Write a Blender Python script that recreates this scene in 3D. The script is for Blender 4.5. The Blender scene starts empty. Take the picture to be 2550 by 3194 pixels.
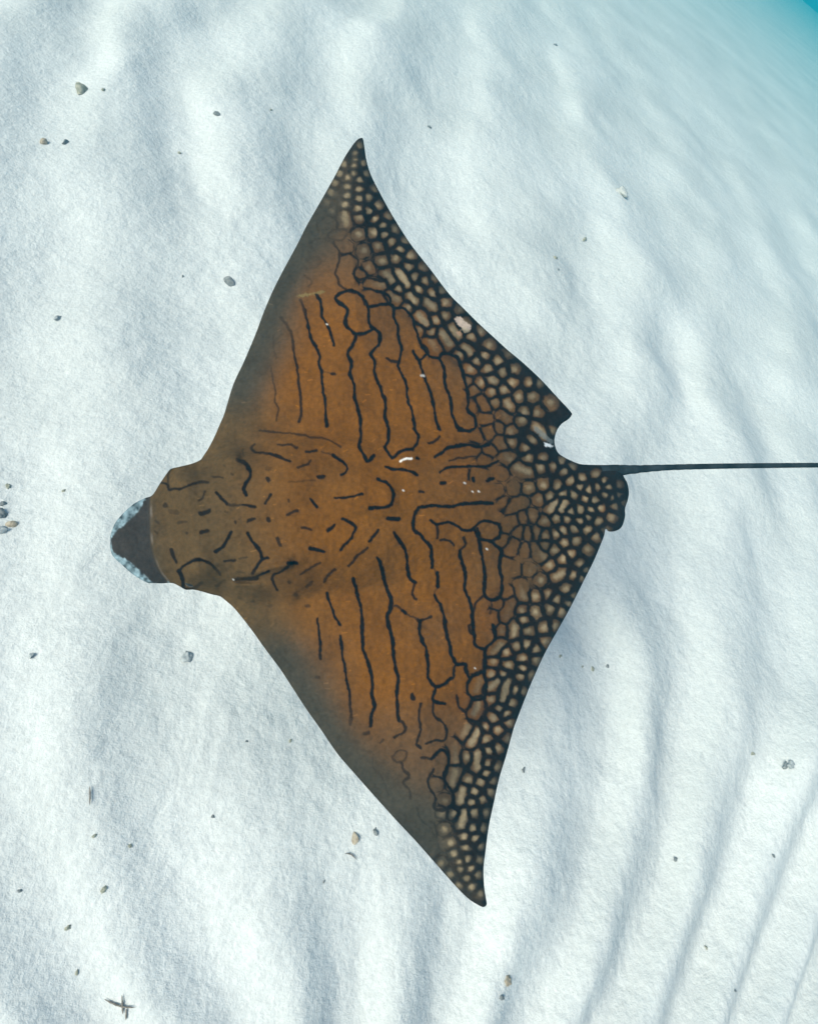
import bpy, math, random
import numpy as np
from mathutils import Vector, Matrix

random.seed(7)
rng = np.random.default_rng(11)
R = math.radians
scene = bpy.context.scene
col = scene.collection

# ------------------------------------------------------------------ camera
PW, PH = 2550.0, 3194.0                    # size of the photograph in pixels
VFOV = R(85.0)
FPX = (PH / 2) / math.tan(VFOV / 2)        # focal length in photograph pixels
TILT = R(33.0)                             # lens leans this far from straight down
TDIR = Vector((0.66, 0.75, 0)).normalized()
CAM_H = 2.15
CAM = Vector((0, 0, CAM_H))
q = Vector((0, 0, -1)).rotation_difference((TDIR * math.sin(TILT) + Vector((0, 0, -math.cos(TILT)))).normalized())
CR = q.to_matrix()                         # camera right = CR@x, up = CR@y, forward = -(CR@z)
cam_data = bpy.data.cameras.new('camera')
cam = bpy.data.objects.new('camera', cam_data)
col.objects.link(cam)
cam.location = CAM
cam.rotation_euler = CR.to_euler()
cam_data.sensor_fit = 'VERTICAL'
cam_data.angle = VFOV
cam_data.clip_start = 0.02
cam_data.clip_end = 500
scene.camera = cam
CRN = np.array(CR)
CN = np.array(CAM)

# ------------------------------------------------------------------ light
SUN_EL, SUN_AZ = R(44.0), R(196.0)         # azimuth: direction the light comes from, measured from +X
world = bpy.data.worlds.new('World')
scene.world = world
world.use_nodes = True
wn = world.node_tree
wn.nodes.clear()
sky = wn.nodes.new('ShaderNodeTexSky')
sky.sky_type = 'NISHITA'
sky.sun_disc = False
sky.ozone_density = 0.55
sky.dust_density = 2.2
sky.sun_elevation = SUN_EL
sky.sun_rotation = R(90) - SUN_AZ
bg = wn.nodes.new('ShaderNodeBackground')
bg.inputs['Strength'].default_value = 0.10
wo = wn.nodes.new('ShaderNodeOutputWorld')
wn.links.new(sky.outputs[0], bg.inputs[0])
wn.links.new(bg.outputs[0], wo.inputs[0])
sd = bpy.data.lights.new('sun', 'SUN')
sd.energy = 2.4
sd.angle = R(30)
sd.color = (0.97, 1.0, 0.93)
sun = bpy.data.objects.new('sun', sd)
col.objects.link(sun)
ldir = Vector((math.cos(SUN_AZ) * math.cos(SUN_EL), math.sin(SUN_AZ) * math.cos(SUN_EL), math.sin(SUN_EL)))
sun.rotation_euler = ldir.to_track_quat('Z', 'Y').to_euler()
sun.location = (-3, -2, 6)

vs = scene.view_settings
vs.view_transform = 'Standard'
vs.look = 'None'
vs.gamma = 1
vs.exposure = 0.66
vs.use_curve_mapping = False
scene.render.engine = 'CYCLES'
scene.cycles.use_denoising = True
scene.cycles.max_bounces = 6
scene.cycles.diffuse_bounces = 3
scene.cycles.volume_bounces = 0
scene.cycles.caustics_reflective = False
scene.cycles.caustics_refractive = False

# ------------------------------------------------------------------ helpers
def smooth(a, b, x):
    t = np.clip((np.asarray(x, float) - a) / (np.asarray(b, float) - a), 0, 1)
    return t * t * (3 - 2 * t)

def rays(px, py):
    """photograph pixels -> world directions (not normalised)"""
    px = np.asarray(px, float); py = np.asarray(py, float)
    d = np.stack([(px - PW / 2) / FPX, (PH / 2 - py) / FPX, -np.ones_like(px)], -1)
    return d @ CRN.T

def to_sand(px, py, z=0.0):
    d = rays(px, py)
    t = (z - CN[2]) / d[..., 2]
    return CN + d * t[..., None]

def catmull(pts, n=8, closed=False):
    P = np.array(pts, float)
    if len(P) < 3 and not closed:
        t = np.linspace(0, 1, n + 1)[:, None]
        return P[0] * (1 - t) + P[-1] * t
    if closed:
        Q = np.vstack([P[-1], P, P[0], P[1]])
        m = len(P)
    else:
        Q = np.vstack([2 * P[0] - P[1], P, 2 * P[-1] - P[-2]])
        m = len(P) - 1
    out = []
    for i in range(m):
        p0, p1, p2, p3 = Q[i:i + 4]
        for k in range(n):
            t = k / n
            out.append(0.5 * (2 * p1 + (p2 - p0) * t + (2 * p0 - 5 * p1 + 4 * p2 - p3) * t * t + (3 * p1 - p0 - 3 * p2 + p3) * t ** 3))
    if not closed:
        out.append(P[-1])
    return np.array(out)

def value_noise(x, y, seed=0):
    """smooth lattice noise in -1..1"""
    xi = np.floor(x).astype(np.int64); yi = np.floor(y).astype(np.int64)
    fx = x - xi; fy = y - yi
    fx = fx * fx * fx * (fx * (fx * 6 - 15) + 10); fy = fy * fy * fy * (fy * (fy * 6 - 15) + 10)
    def h(a, b):
        n = (a * 374761393 + b * 668265263 + seed * 974634777) & 0x7fffffff
        n = ((n ^ (n >> 13)) * 1274126177) & 0x7fffffff
        n = (n ^ (n >> 16)) & 0xffff
        return n / 32767.5 - 1
    return (h(xi, yi) * (1 - fx) + h(xi + 1, yi) * fx) * (1 - fy) + (h(xi, yi + 1) * (1 - fx) + h(xi + 1, yi + 1) * fx) * fy

def tag(o, label=None, cat=None, group=None, kind=None):
    if label: o['label'] = label
    if cat: o['category'] = cat
    if group: o['group'] = group
    if kind: o['kind'] = kind
    return o

def mesh_np(name, V, quads, mat, smooth_shade=True):
    me = bpy.data.meshes.new(name)
    V = np.ascontiguousarray(V, dtype=np.float32); F = np.ascontiguousarray(quads, dtype=np.int32)
    me.vertices.add(len(V)); me.vertices.foreach_set('co', V.ravel())
    k = F.shape[1]
    me.loops.add(F.size); me.loops.foreach_set('vertex_index', F.ravel())
    me.polygons.add(len(F)); me.polygons.foreach_set('loop_start', np.arange(0, F.size, k, dtype=np.int32))
    me.polygons.foreach_set('loop_total', np.full(len(F), k, dtype=np.int32))
    if smooth_shade:
        me.polygons.foreach_set('use_smooth', np.ones(len(F), dtype=bool))
    me.update(calc_edges=True); me.validate()
    if mat: me.materials.append(mat)
    return me

def add_obj(name, me, parent=None):
    o = bpy.data.objects.new(name, me)
    col.objects.link(o)
    if parent: o.parent = parent
    return o

def new_mat(name):
    m = bpy.data.materials.new(name)
    m.use_nodes = True
    nt = m.node_tree
    return m, nt, nt.nodes['Principled BSDF']

# ------------------------------------------------------------------ sand
def sand_material():
    m, nt, b = new_mat('sand')
    N, L = nt.nodes.new, nt.links.new
    tc = N('ShaderNodeTexCoord')
    n1 = N('ShaderNodeTexNoise'); n1.inputs['Scale'].default_value = 1.1; n1.inputs['Detail'].default_value = 5
    n2 = N('ShaderNodeTexNoise'); n2.inputs['Scale'].default_value = 55; n2.inputs['Detail'].default_value = 6; n2.inputs['Roughness'].default_value = .7
    n3 = N('ShaderNodeTexNoise'); n3.inputs['Scale'].default_value = 12; n3.inputs['Detail'].default_value = 5; n3.inputs['Roughness'].default_value = .65
    for n in (n1, n2, n3): L(tc.outputs['Object'], n.inputs['Vector'])
    r1 = N('ShaderNodeValToRGB')
    r1.color_ramp.elements[0].position = .3; r1.color_ramp.elements[0].color = (.57, .58, .555, 1)
    r1.color_ramp.elements[1].position = .7; r1.color_ramp.elements[1].color = (.685, .69, .66, 1)
    L(n1.outputs[0], r1.inputs[0])
    r2 = N('ShaderNodeMapRange'); r2.inputs[1].default_value = .25; r2.inputs[2].default_value = .75; r2.inputs[3].default_value = .84; r2.inputs[4].default_value = 1.1
    L(n2.outputs[0], r2.inputs[0])
    mx = N('ShaderNodeMix'); mx.data_type = 'RGBA'; mx.blend_type = 'MULTIPLY'; mx.inputs[0].default_value = 1
    L(r1.outputs[0], mx.inputs[6]); L(r2.outputs[0], mx.inputs[7])
    L(mx.outputs[2], b.inputs['Base Color'])
    b.inputs['Roughness'].default_value = .95
    b.inputs['Specular IOR Level'].default_value = .08
    b1 = N('ShaderNodeBump'); b1.inputs['Strength'].default_value = .5; b1.inputs['Distance'].default_value = .03
    b2 = N('ShaderNodeBump'); b2.inputs['Strength'].default_value = .5; b2.inputs['Distance'].default_value = .006
    L(n3.outputs[0], b1.inputs['Height']); L(n2.outputs[0], b2.inputs['Height'])
    L(b1.outputs[0], b2.inputs['Normal']); L(b2.outputs[0], b.inputs['Normal'])
    return m

# direction of the sand ripples: crest lines followed in the photograph, fitted as a smooth field over the sea bed
LAMBDA = 0.62
def bounded(x, y):
    r = np.sqrt(x * x + y * y)
    k = 1 / (1 + r / 3.2)
    return x * k, y * k
def ripple_basis(x, y):
    a, b_ = bounded(x, y)
    return np.stack([a ** i * b_ ** j for i in range(6) for j in range(6 - i)], -1)
def fit_ripples():
    gx, gy = np.meshgrid(np.linspace(-150, 2700, 58), np.linspace(-60, 3300, 68))
    P = to_sand(gx, gy)
    # ground distance walked along the middle row
    mx = np.linspace(-900, 3300, 400)
    row = to_sand(mx, np.full_like(mx, 1500.0))
    s = np.concatenate([[0], np.cumsum(np.linalg.norm(np.diff(row, axis=0), axis=1))])
    X = 1275 + (gx - 1275) / np.sqrt(1 - ((gy - 1500) / 2550) ** 2)
    phi = .58 * np.interp(X, mx, s) / LAMBDA + .42 * (X + 900) / 540
    ok = np.linalg.norm(P, axis=-1) < 14
    A = ripple_basis(P[ok][:, 0], P[ok][:, 1])
    c, *_ = np.linalg.lstsq(A, phi[ok], rcond=None)
    base = .58 * float(np.interp(1275 - 1312, mx, s) / LAMBDA) + .42 * (1275 - 1312 + 900) / 540
    return c, base
RC, RBASE = fit_ripples()

def ripple_shape(ph):
    f = ph - np.floor(ph)
    # short face up, longer lee slope down; rounded crest
    c = .40
    up = .5 - .5 * np.cos(np.pi * np.clip(f / c, 0, 1))
    dn = .5 + .5 * np.cos(np.pi * np.clip((f - c) / (1 - c), 0, 1))
    return np.where(f < c, up, dn)

light_mound_px = [(2060, 860, .36, .085), (2480, 2360, .42, .09), (640, 700, .40, .04), (1130, 90, .5, .06), (180, 520, .35, .03),  # mounds added so their sun-facing slopes stand in for bright light patches
            (1120, 2560, .22, .03), (1700, 2860, .35, .045), (2380, 1500, .4, .05), (330, 2250, .25, .03)]
light_mound_w = [(to_sand(a, b), r, h) for a, b, r, h in light_mound_px]

def sand_height(x, y):
    far = 1 / (1 + (np.hypot(x, y) / 9) ** 3)
    ph = ripple_basis(x, y) @ RC - RBASE
    ph = ph + .26 * value_noise(x * .8, y * .8, 3) + .10 * value_noise(x * 2.7 + 5, y * 2.7, 4)
    amp = .054 * (1 + .25 * smooth(1.5, 5, np.hypot(x, y)) + .55 * value_noise(x * .9 + 9, y * .9, 5))
    z = amp * (ripple_shape(ph) - .5)
    ph2 = ph * 2.0 + .37 + .25 * value_noise(x * 1.7, y * 1.7 + 3, 6)
    z = z + .004 * (1 + value_noise(x * 1.3, y * 1.3, 7)) * (ripple_shape(ph2) - .5)
    z = z + .042 * value_noise(x * .8, y * .8, 8) + .016 * value_noise(x * 2.3, y * 2.3, 9) + .004 * value_noise(x * 7, y * 7, 10)  # broad swell also shaped to give patches of light and dark
    z = z + .0022 * value_noise(x * 17, y * 17, 12) + .0012 * value_noise(x * 40, y * 40, 13)
    for c, r, h in light_mound_w:
        z = z + h * np.exp(-((x - c[0]) ** 2 + (y - c[1]) ** 2) / (r * r)) 
    u = x * TDIR.x + y * TDIR.y - 5.0
    drop = .120 * .5 * (u + np.sqrt(u * u + 4.0))     # bed falls away; slope added so the far water fades deeper blue
    return z * far - drop

def build_sand():
    n = 820
    u = np.linspace(-1, 1, n)
    ax = 2.2 * u + 58 * np.sign(u) * np.abs(u) ** 6
    cx, cy = 1.2, 1.35
    X, Y = np.meshgrid(ax + cx, ax + cy, indexing='ij')
    Z = sand_height(X.ravel(), Y.ravel())
    V = np.stack([X.ravel(), Y.ravel(), Z], -1)
    idx = np.arange(n * n).reshape(n, n)
    F = np.stack([idx[:-1, :-1], idx[1:, :-1], idx[1:, 1:], idx[:-1, 1:]], -1).reshape(-1, 4)
    o = add_obj('sand', mesh_np('sand', V, F, sand_material()))
    tag(o, 'pale rippled sandy sea bed under shallow water', None, None, 'structure')
    return o
build_sand()

# ------------------------------------------------------------------ eagle ray: traced marks
# each window is a close-up of the photograph: origin and magnification, so that marks can be given as read there
WIN = {1: (300, 1300, 2.15125), 2: (1000, 1300, 1.721), 3: (700, 850, 2.15125), 4: (850, 400, 2.8683),
       5: (1250, 850, 2.6477), 6: (700, 1700, 2.4586), 7: (1250, 1600, 2.4586), 8: (950, 2200, 2.4586)}
def nat(w, pts):
    ox, oy, s = WIN[w]
    return [(ox + p[0] / s, oy + p[1] / s) for p in pts]

HEAD_TOP = nat(1, [(95, 835), (98, 790), (130, 710), (190, 640), (260, 580), (330, 545), (378, 525), (430, 445), (488, 362), (512, 346), (560, 335), (640, 315), (695, 292), (718, 265)])
LE_TOP = nat(1, [(760, 200), (800, 120), (830, 50)]) + nat(3, [(0, 945), (60, 750), (130, 600), (210, 410), (270, 250), (350, 70)]) + \
    nat(4, [(220, 1040), (300, 880), (420, 670), (550, 440), (650, 250), (740, 120), (785, 88)])
TE_TOP = nat(4, [(808, 96), (820, 160), (840, 290), (880, 420), (960, 580), (1050, 745), (1150, 910), (1250, 1060), (1400, 1250)]) + \
    nat(5, [(270, 10), (400, 180), (540, 320), (640, 420), (760, 530), (880, 640), (1000, 740), (1150, 880), (1280, 1020), (1400, 1150), (1406, 1180), (1380, 1212), (1320, 1255),
            (1280, 1320), (1266, 1400), (1290, 1480), (1340, 1522), (1440, 1570)])
TAILB = [(1820, 1449), (1880, 1450.5), (1937, 1452), (1943, 1484), (1955, 1507), (1960, 1535), (1957, 1558), (1948, 1586), (1948, 1609), (1939, 1641), (1922, 1655), (1899, 1658), (1888, 1649)]
TE_BOT = nat(7, [(1550, 190), (1480, 360), (1400, 520), (1300, 720), (1200, 900), (1100, 1080), (1000, 1300), (940, 1450), (890, 1580)]) + \
    nat(8, [(1600, 180), (1545, 380), (1490, 560), (1450, 740), (1410, 930), (1385, 1120), (1370, 1250), (1375, 1390), (1392, 1500), (1393, 1530)])
LE_BOT = nat(8, [(1370, 1547), (1330, 1532), (1250, 1480), (1150, 1380), (1000, 1210), (850, 1040), (700, 880), (520, 680), (370, 510), (250, 370), (120, 180), (0, 10)]) + \
    nat(6, [(440, 970), (300, 780), (200, 640), (80, 490), (0, 418)])
HEAD_BOT = nat(1, [(830, 1205), (770, 1190), (700, 1170), (650, 1160), (600, 1160), (560, 1138), (510, 1116), (440, 1118), (380, 1116), (340, 1112), (250, 1060), (170, 990), (110, 930), (96, 875)])
OUT = catmull(HEAD_TOP + LE_TOP + TE_TOP + TAILB + TE_BOT + LE_BOT + HEAD_BOT, 6, True)

LINES = []   # (window, half width in photograph pixels, strength, points)
def ln(w, hw, st, *pts): LINES.append((nat(w, pts), hw, st))
# upper wing
ln(3, 2.4, .45, (325, 430), (332, 500), (345, 570))
ln(3, 2.6, .7, (315, 640), (325, 720), (340, 800), (340, 860), (360, 920), (350, 995))
ln(3, 4.2, .9, (375, 300), (410, 340), (445, 410), (460, 480), (470, 570), (490, 660), (500, 760), (515, 850), (515, 930), (500, 1000))
ln(3, 4.6, 1, (510, 185), (540, 260), (560, 350), (580, 430), (610, 500), (640, 560), (630, 610), (650, 660), (655, 760), (675, 860), (680, 960), (688, 1030))
ln(3, 1.8, .5, (650, 665), (690, 675), (728, 680)); ln(3, 6, .9, (722, 680), (738, 681))
ln(3, 4.5, 1, (620, 150), (650, 210), (650, 290), (690, 350), (715, 420), (735, 492))
ln(3, 5.2, 1, (840, 120), (880, 125), (940, 180), (965, 240), (965, 300), (985, 360), (1040, 410), (1035, 480), (980, 545), (1010, 600), (1010, 690), (1050, 790), (1080, 870), (1075, 960), (1100, 1040), (1100, 1120), (1080, 1180), (1125, 1245))
ln(3, 5.4, 1, (880, 125), (840, 120), (770, 145), (745, 180), (810, 230), (825, 270), (810, 340), (860, 400), (880, 420), (870, 470), (830, 540), (850, 610), (840, 680), (870, 750), (875, 850), (900, 940), (915, 1030), (915, 1110), (905, 1170), (940, 1230), (965, 1270), (1000, 1230))
ln(3, 5, 1, (870, 410), (930, 412), (985, 390), (1000, 375))
ln(3, 4.8, 1, (965, 230), (1040, 215), (1100, 215), (1135, 240), (1140, 300), (1165, 360), (1165, 440), (1185, 510), (1175, 590), (1170, 640), (1215, 740), (1230, 850), (1265, 960), (1275, 1050), (1300, 1100), (1270, 1180), (1200, 1195), (1125, 1245))
ln(3, 4.4, .9, (1090, 578), (1120, 595), (1170, 600))
ln(3, 4.4, 1, (1135, 240), (1200, 240), (1255, 290), (1270, 350), (1300, 430), (1330, 510), (1380, 560), (1440, 580))
ln(3, 4.4, 1, (1270, 545), (1305, 590), (1320, 660), (1350, 730), (1390, 840), (1410, 930), (1420, 1000), (1440, 1050))
ln(3, 4, 1, (1262, 530), (1305, 580), (1350, 555))
ln(3, 5.2, 1, (1440, 580), (1475, 650), (1480, 760), (1520, 860), (1525, 940), (1560, 1030), (1590, 1050))
ln(3, 5.4, 1, (1440, 580), (1470, 540), (1560, 570), (1590, 650), (1610, 720), (1635, 850), (1630, 920), (1680, 970), (1680, 1040), (1640, 1060), (1570, 1058))
ln(3, 4, .9, (1445, 1100), (1410, 1130), (1370, 1145))
ln(3, 4.6, 1, (1040, 215), (1100, 215), (1110, 170), (1070, 140), (1020, 125))
# upper tip
ln(4, 4, .8, (545, 1020), (585, 1090), (600, 1150), (575, 1250), (560, 1300), (590, 1340), (600, 1400), (650, 1440))
ln(4, 3, .45, (380, 960), (410, 930), (400, 860), (430, 820)); ln(4, 3, .4, (300, 1260), (390, 1240), (430, 1190), (400, 1150))
ln(4, 3, .6, (280, 1310), (350, 1370), (320, 1420)); ln(4, 3, .4, (330, 1030), (400, 990), (480, 1000), (550, 1030))
ln(4, 3, .5, (490, 950), (560, 905), (650, 910), (660, 950), (600, 1000), (510, 990), (490, 950))
ln(4, 4.4, .9, (690, 1460), (750, 1470), (800, 1510), (830, 1570))
ln(4, 4, .9, (720, 1300), (770, 1360), (840, 1345), (920, 1350), (980, 1370))
ln(4, 3.5, .8, (600, 1125), (680, 1130), (750, 1160), (760, 1220), (730, 1290))
# body midline and back
ln(2, 4.8, 1, (350, 270), (400, 285), (460, 285), (520, 312))
ln(2, 5, 1, (305, 335), (350, 350), (390, 400), (385, 450), (350, 485), (260, 490))
ln(2, 3.8, 1, (80, 435), (150, 430), (225, 415)); ln(2, 6.5, 1, (362, 545), (418, 548)); ln(2, 5, .9, (530, 402), (553, 405)); ln(2, 5, 1, (513, 220), (525, 224))
ln(2, 5.6, 1, (615, 215), (680, 170), (740, 155), (800, 150), (850, 160), (900, 150))
ln(2, 4, 1, (640, 300), (650, 290), (680, 275), (760, 270), (830, 265), (900, 265), (950, 240))
ln(2, 3, .8, (690, 235), (760, 220), (850, 212)); ln(2, 6, 1, (650, 355), (662, 355)); ln(2, 5, 1, (818, 330), (822, 345)); ln(2, 5, 1, (890, 345), (905, 332), (920, 330))
ln(2, 5.4, 1, (595, 805), (595, 760), (590, 700), (550, 650), (500, 600), (505, 530), (530, 490), (600, 478), (700, 480), (800, 465), (920, 465))
ln(2, 5.2, 1, (390, 620), (430, 680), (460, 740), (465, 800), (475, 860), (510, 890)); ln(2, 3.2, .9, (510, 890), (495, 920), (495, 960), (515, 980))
ln(2, 4.6, 1, (310, 610), (285, 640), (262, 670)); ln(2, 4, .85, (250, 705), (195, 750), (150, 800)); ln(2, 4, .8, (75, 820), (40, 850), (20, 885))
ln(2, 4.6, 1, (120, 550), (165, 570), (185, 600), (160, 655), (108, 712)); ln(2, 4.5, .9, (35, 610), (75, 580))
# head
ln(1, 5.6, 1, (945, 285), (1000, 310), (1030, 360), (1030, 410), (1000, 450), (990, 490), (1005, 525))
ln(1, 4, .9, (430, 440), (480, 460), (490, 488), (560, 480), (620, 460), (680, 440), (750, 440)); ln(1, 3, .7, (505, 350), (482, 400), (485, 470))
ln(1, 2.8, .9, (785, 405), (850, 407)); ln(1, 4.5, .95, (805, 510), (840, 545), (880, 585)); ln(1, 3, .7, (880, 585), (920, 592), (980, 592)); ln(1, 4.2, .95, (980, 592), (1060, 605))
ln(1, 3.4, .7, (732, 500), (715, 540), (690, 560))
for a in [((462, 590), (470, 595), 6, .7), ((700, 652), (758, 630), 6, .9), ((705, 775), (750, 768), 6, .9), ((550, 715), (600, 708), 5, .5), ((933, 700), (936, 712), 4, .8), ((1020, 697), (1065, 682), 4, .9),
          ((1153, 680), (1157, 700), 5, .85), ((1148, 415), (1152, 430), 5.5, .9), ((1135, 582), (1172, 520), 4.5, .95), ((1293, 555), (1297, 570), 4, .7), ((1280, 655), (1350, 630), 4, .85), ((1440, 557), (1482, 605), 4.6, 1),
          ((1485, 406), (1526, 402), 4.5, .95), ((1215, 815), (1232, 862), 4.5, .8), ((1430, 880), (1525, 905), 5, 1), ((1380, 745), (1440, 756), 4.2, .85), ((1553, 768), (1602, 722), 4.4, 1), ((500, 640), (545, 640), 8, .35),
          ((610, 775), (614, 778), 3.5, .6), ((860, 330), (864, 335), 4, .5), ((910, 385), (918, 388), 3.5, .6), ((1150, 345), (1156, 350), 7, .35), ((955, 1208), (968, 1213), 4, .6), ((1040, 1240), (1062, 1238), 3, .6), ((1160, 1270), (1172, 1270), 4.5, .5),
          ((1410, 1270), (1420, 1270), 4.5, .6), ((1335, 1195), (1345, 1190), 5, .5), ((1296, 1108), (1302, 1112), 4.5, .5), ((1415, 1140), (1445, 1110), 4.5, .6), ((870, 637), (880, 637), 4, .5), ((400, 700), (415, 712), 4, .5), ((395, 770), (405, 778), 4, .5),
          ((820, 215), (860, 195), 3, .4), ((950, 1040), (992, 1045), 2, .5), ((720, 350), (742, 345), 3, .4), ((1290, 440), (1470, 425), 2.2, .45), ((1355, 340), (1425, 312), 4, .8), ((1425, 312), (1440, 292), 3.5, .8)]:
    ln(1, a[2], a[3], a[0], a[1])
ln(1, 5, 1, (910, 775), (880, 820), (850, 870), (800, 905)); ln(1, 5, 1, (1020, 780), (1050, 840), (1095, 890), (1118, 950)); ln(1, 4.5, 1, (1155, 952), (1118, 958), (1080, 1000), (1050, 1050))
ln(1, 3.4, .9, (862, 972), (930, 962)); ln(1, 2.4, .5, (960, 955), (1010, 945)); ln(1, 4.5, .9, (505, 890), (520, 940), (535, 975))
ln(1, 4.2, 1, (550, 1040), (590, 1000), (640, 965), (700, 960), (760, 980), (800, 1020), (835, 1060)); ln(1, 6, 1, (550, 1030), (578, 1080), (585, 1150)); ln(1, 5, .8, (600, 1160), (650, 1150), (712, 1115))
ln(1, 4, .7, (810, 1140), (835, 1115), (865, 1095))
ln(1, 3.2, 1, (925, 1096), (960, 1088)); ln(1, 6.5, 1, (960, 1090), (1020, 1088), (1075, 1082)); ln(1, 3.5, 1, (1060, 1075), (1120, 1052), (1160, 1035))
ln(1, 6.5, 1, (1285, 982), (1340, 980)); ln(1, 4, .9, (1300, 985), (1260, 1030), (1190, 1060), (1180, 1100), (1215, 1160)); ln(1, 3.6, .75, (1370, 1060), (1430, 1020), (1500, 980)); ln(1, 3.8, .7, (1530, 1105), (1560, 1060), (1605, 1025))
ln(1, 3.6, .85, (1062, 185), (1040, 215), (1080, 240), (1160, 245)); ln(1, 4.4, .95, (1160, 245), (1230, 270), (1300, 300)); ln(1, 3, .7, (1100, 95), (1200, 100), (1280, 110), (1340, 112), (1440, 135), (1560, 155), (1640, 200))
ln(1, 2.8, .8, (1220, 190), (1300, 185), (1350, 210)); ln(1, 4, .9, (1410, 235), (1475, 225)); ln(1, 2.4, .6, (1510, 235), (1590, 255)); ln(1, 4.6, 1, (1590, 255), (1640, 290), (1685, 340), (1670, 375), (1640, 390)); ln(1, 2, .5, (985, 215), (990, 262))
# lower wing
ln(6, 4.4, 1, (713, 565), (720, 640), (730, 720), (738, 870)); ln(6, 5, .9, (705, 1015), (722, 1017))
ln(6, 4.4, 1, (785, 370), (810, 450), (845, 540), (880, 612)); ln(6, 4.4, 1, (890, 700), (900, 800), (920, 920), (935, 1020), (955, 1120), (960, 1230), (972, 1300), (965, 1370))
ln(6, 5.2, 1, (985, 260), (1020, 380), (1045, 480), (1055, 600), (1055, 700), (1070, 830), (1110, 930), (1130, 1040), (1130, 1150), (1150, 1230), (1130, 1310), (1125, 1390)); ln(6, 6, .8, (1075, 1450), (1100, 1442))
ln(6, 5.8, 1, (1175, 105), (1210, 180), (1225, 270), (1270, 400), (1275, 470), (1250, 540), (1265, 640), (1290, 760), (1300, 880), (1330, 1010), (1325, 1120), (1325, 1230), (1335, 1345)); ln(6, 4, .85, (1335, 1345), (1380, 1375), (1370, 1440), (1300, 1478))
ln(6, 3, .8, (1275, 470), (1320, 470), (1360, 500)); ln(6, 5, 1, (1360, 505), (1390, 522)); ln(6, 3, .7, (1390, 522), (1480, 570)); ln(6, 4, .9, (1480, 570), (1500, 580), (1580, 550))
ln(6, 5.6, 1, (1500, 580), (1500, 690), (1540, 790), (1560, 900), (1560, 1020), (1620, 1085), (1690, 1060), (1730, 1025))
ln(6, 5, 1, (1620, 1085), (1605, 1140), (1605, 1195), (1690, 1215)); ln(6, 4, .9, (1605, 1195), (1600, 1290), (1650, 1340), (1700, 1420), (1690, 1490), (1620, 1500), (1550, 1520))
ln(6, 4.4, .9, (1500, 1220), (1490, 1300), (1500, 1420), (1480, 1500), (1470, 1530), (1500, 1555)); ln(6, 7, .95, (1436, 1150), (1444, 1170))
ln(6, 3.4, .6, (1195, 1515), (1215, 1490)); ln(6, 2.6, .5, (640, 465), (650, 466))
for p in [(350, 465), (635, 465), (550, 380), (215, 430), (815, 1275)]: ln(6, 4.5, .5, p, (p[0] + 8, p[1] + 2))
ln(7, 5.4, 1, (280, 460), (285, 560)); ln(7, 5.6, 1, (260, 630), (300, 710), (330, 800), (345, 900), (370, 1000), (385, 1080), (420, 1155), (490, 1160), (490, 1200), (520, 1260)); ln(7, 3, .5, (240, 410), (262, 440), (280, 460)); ln(7, 3, .5, (285, 560), (262, 600), (260, 630))
ln(7, 4.2, .95, (420, 1155), (405, 1190), (400, 1260), (370, 1290), (280, 1335))
ln(7, 5.4, 1, (450, 290), (465, 370), (495, 470), (490, 570), (520, 670), (545, 760), (550, 850), (560, 930), (570, 1010), (640, 1050)); ln(7, 4, .9, (550, 850), (520, 870), (540, 920), (560, 930))
ln(7, 5.6, 1, (600, 210), (615, 310), (635, 400), (640, 520), (640, 630), (700, 665), (760, 640), (770, 530), (765, 480), (755, 370), (770, 290), (700, 230), (640, 205), (600, 210))
ln(7, 4, .9, (640, 630), (570, 690), (550, 760)); ln(7, 3.4, .7, (690, 665), (690, 720), (685, 770)); ln(7, 5, 1, (705, 860), (720, 960), (650, 1030), (640, 1050))
ln(7, 6, 1, (640, 1050), (645, 1130), (640, 1210), (650, 1320), (645, 1420)); ln(7, 5, 1, (640, 1210), (590, 1240), (530, 1270), (505, 1350), (560, 1430), (645, 1420)); ln(7, 4.4, .9, (560, 1430), (500, 1540), (545, 1620)); ln(7, 4, .9, (425, 1400), (440, 1480), (500, 1535))
ln(7, 4.8, 1, (230, 55), (270, 90), (370, 75), (420, 95), (480, 130), (550, 125), (590, 80), (640, 55), (700, 75), (750, 90)); ln(7, 4, .9, (270, 90), (285, 150), (280, 190)); ln(7, 3.6, .9, (300, 212), (340, 205), (380, 215), (405, 245))
ln(7, 4, .9, (450, 290), (490, 240), (480, 190)); ln(7, 5, 1, (590, 120), (600, 210)); ln(7, 3.6, .8, (150, 165), (180, 195)); ln(7, 5, 1, (560, 130), (600, 190), (660, 210), (740, 200), (760, 140), (750, 90))
# lower tip
ln(8, 4, .8, (740, 440), (760, 500), (800, 540), (760, 590), (800, 650), (810, 720)); ln(8, 3, .6, (670, 400), (720, 350), (780, 360), (760, 420), (700, 440), (670, 400)); ln(8, 3, .5, (860, 790), (880, 870), (950, 930), (1000, 1000))
ln(8, 2.6, .35, (430, 340), (520, 370), (520, 470), (600, 560), (640, 680)); ln(8, 4, .8, (890, 405), (970, 410)); ln(8, 4.8, 1, (970, 410), (1040, 345), (1090, 370), (1100, 450), (1070, 520), (1080, 590), (1130, 660), (1145, 740), (1140, 780), (1180, 830), (1150, 890))
ln(8, 4.4, .9, (985, 490), (945, 580), (960, 650), (1000, 700), (995, 790), (1080, 800), (1140, 770)); ln(8, 3.4, .7, (1145, 900), (1140, 960)); ln(8, 3.2, .6, (1000, 800), (1010, 860), (1090, 880), (1150, 880))

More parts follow.
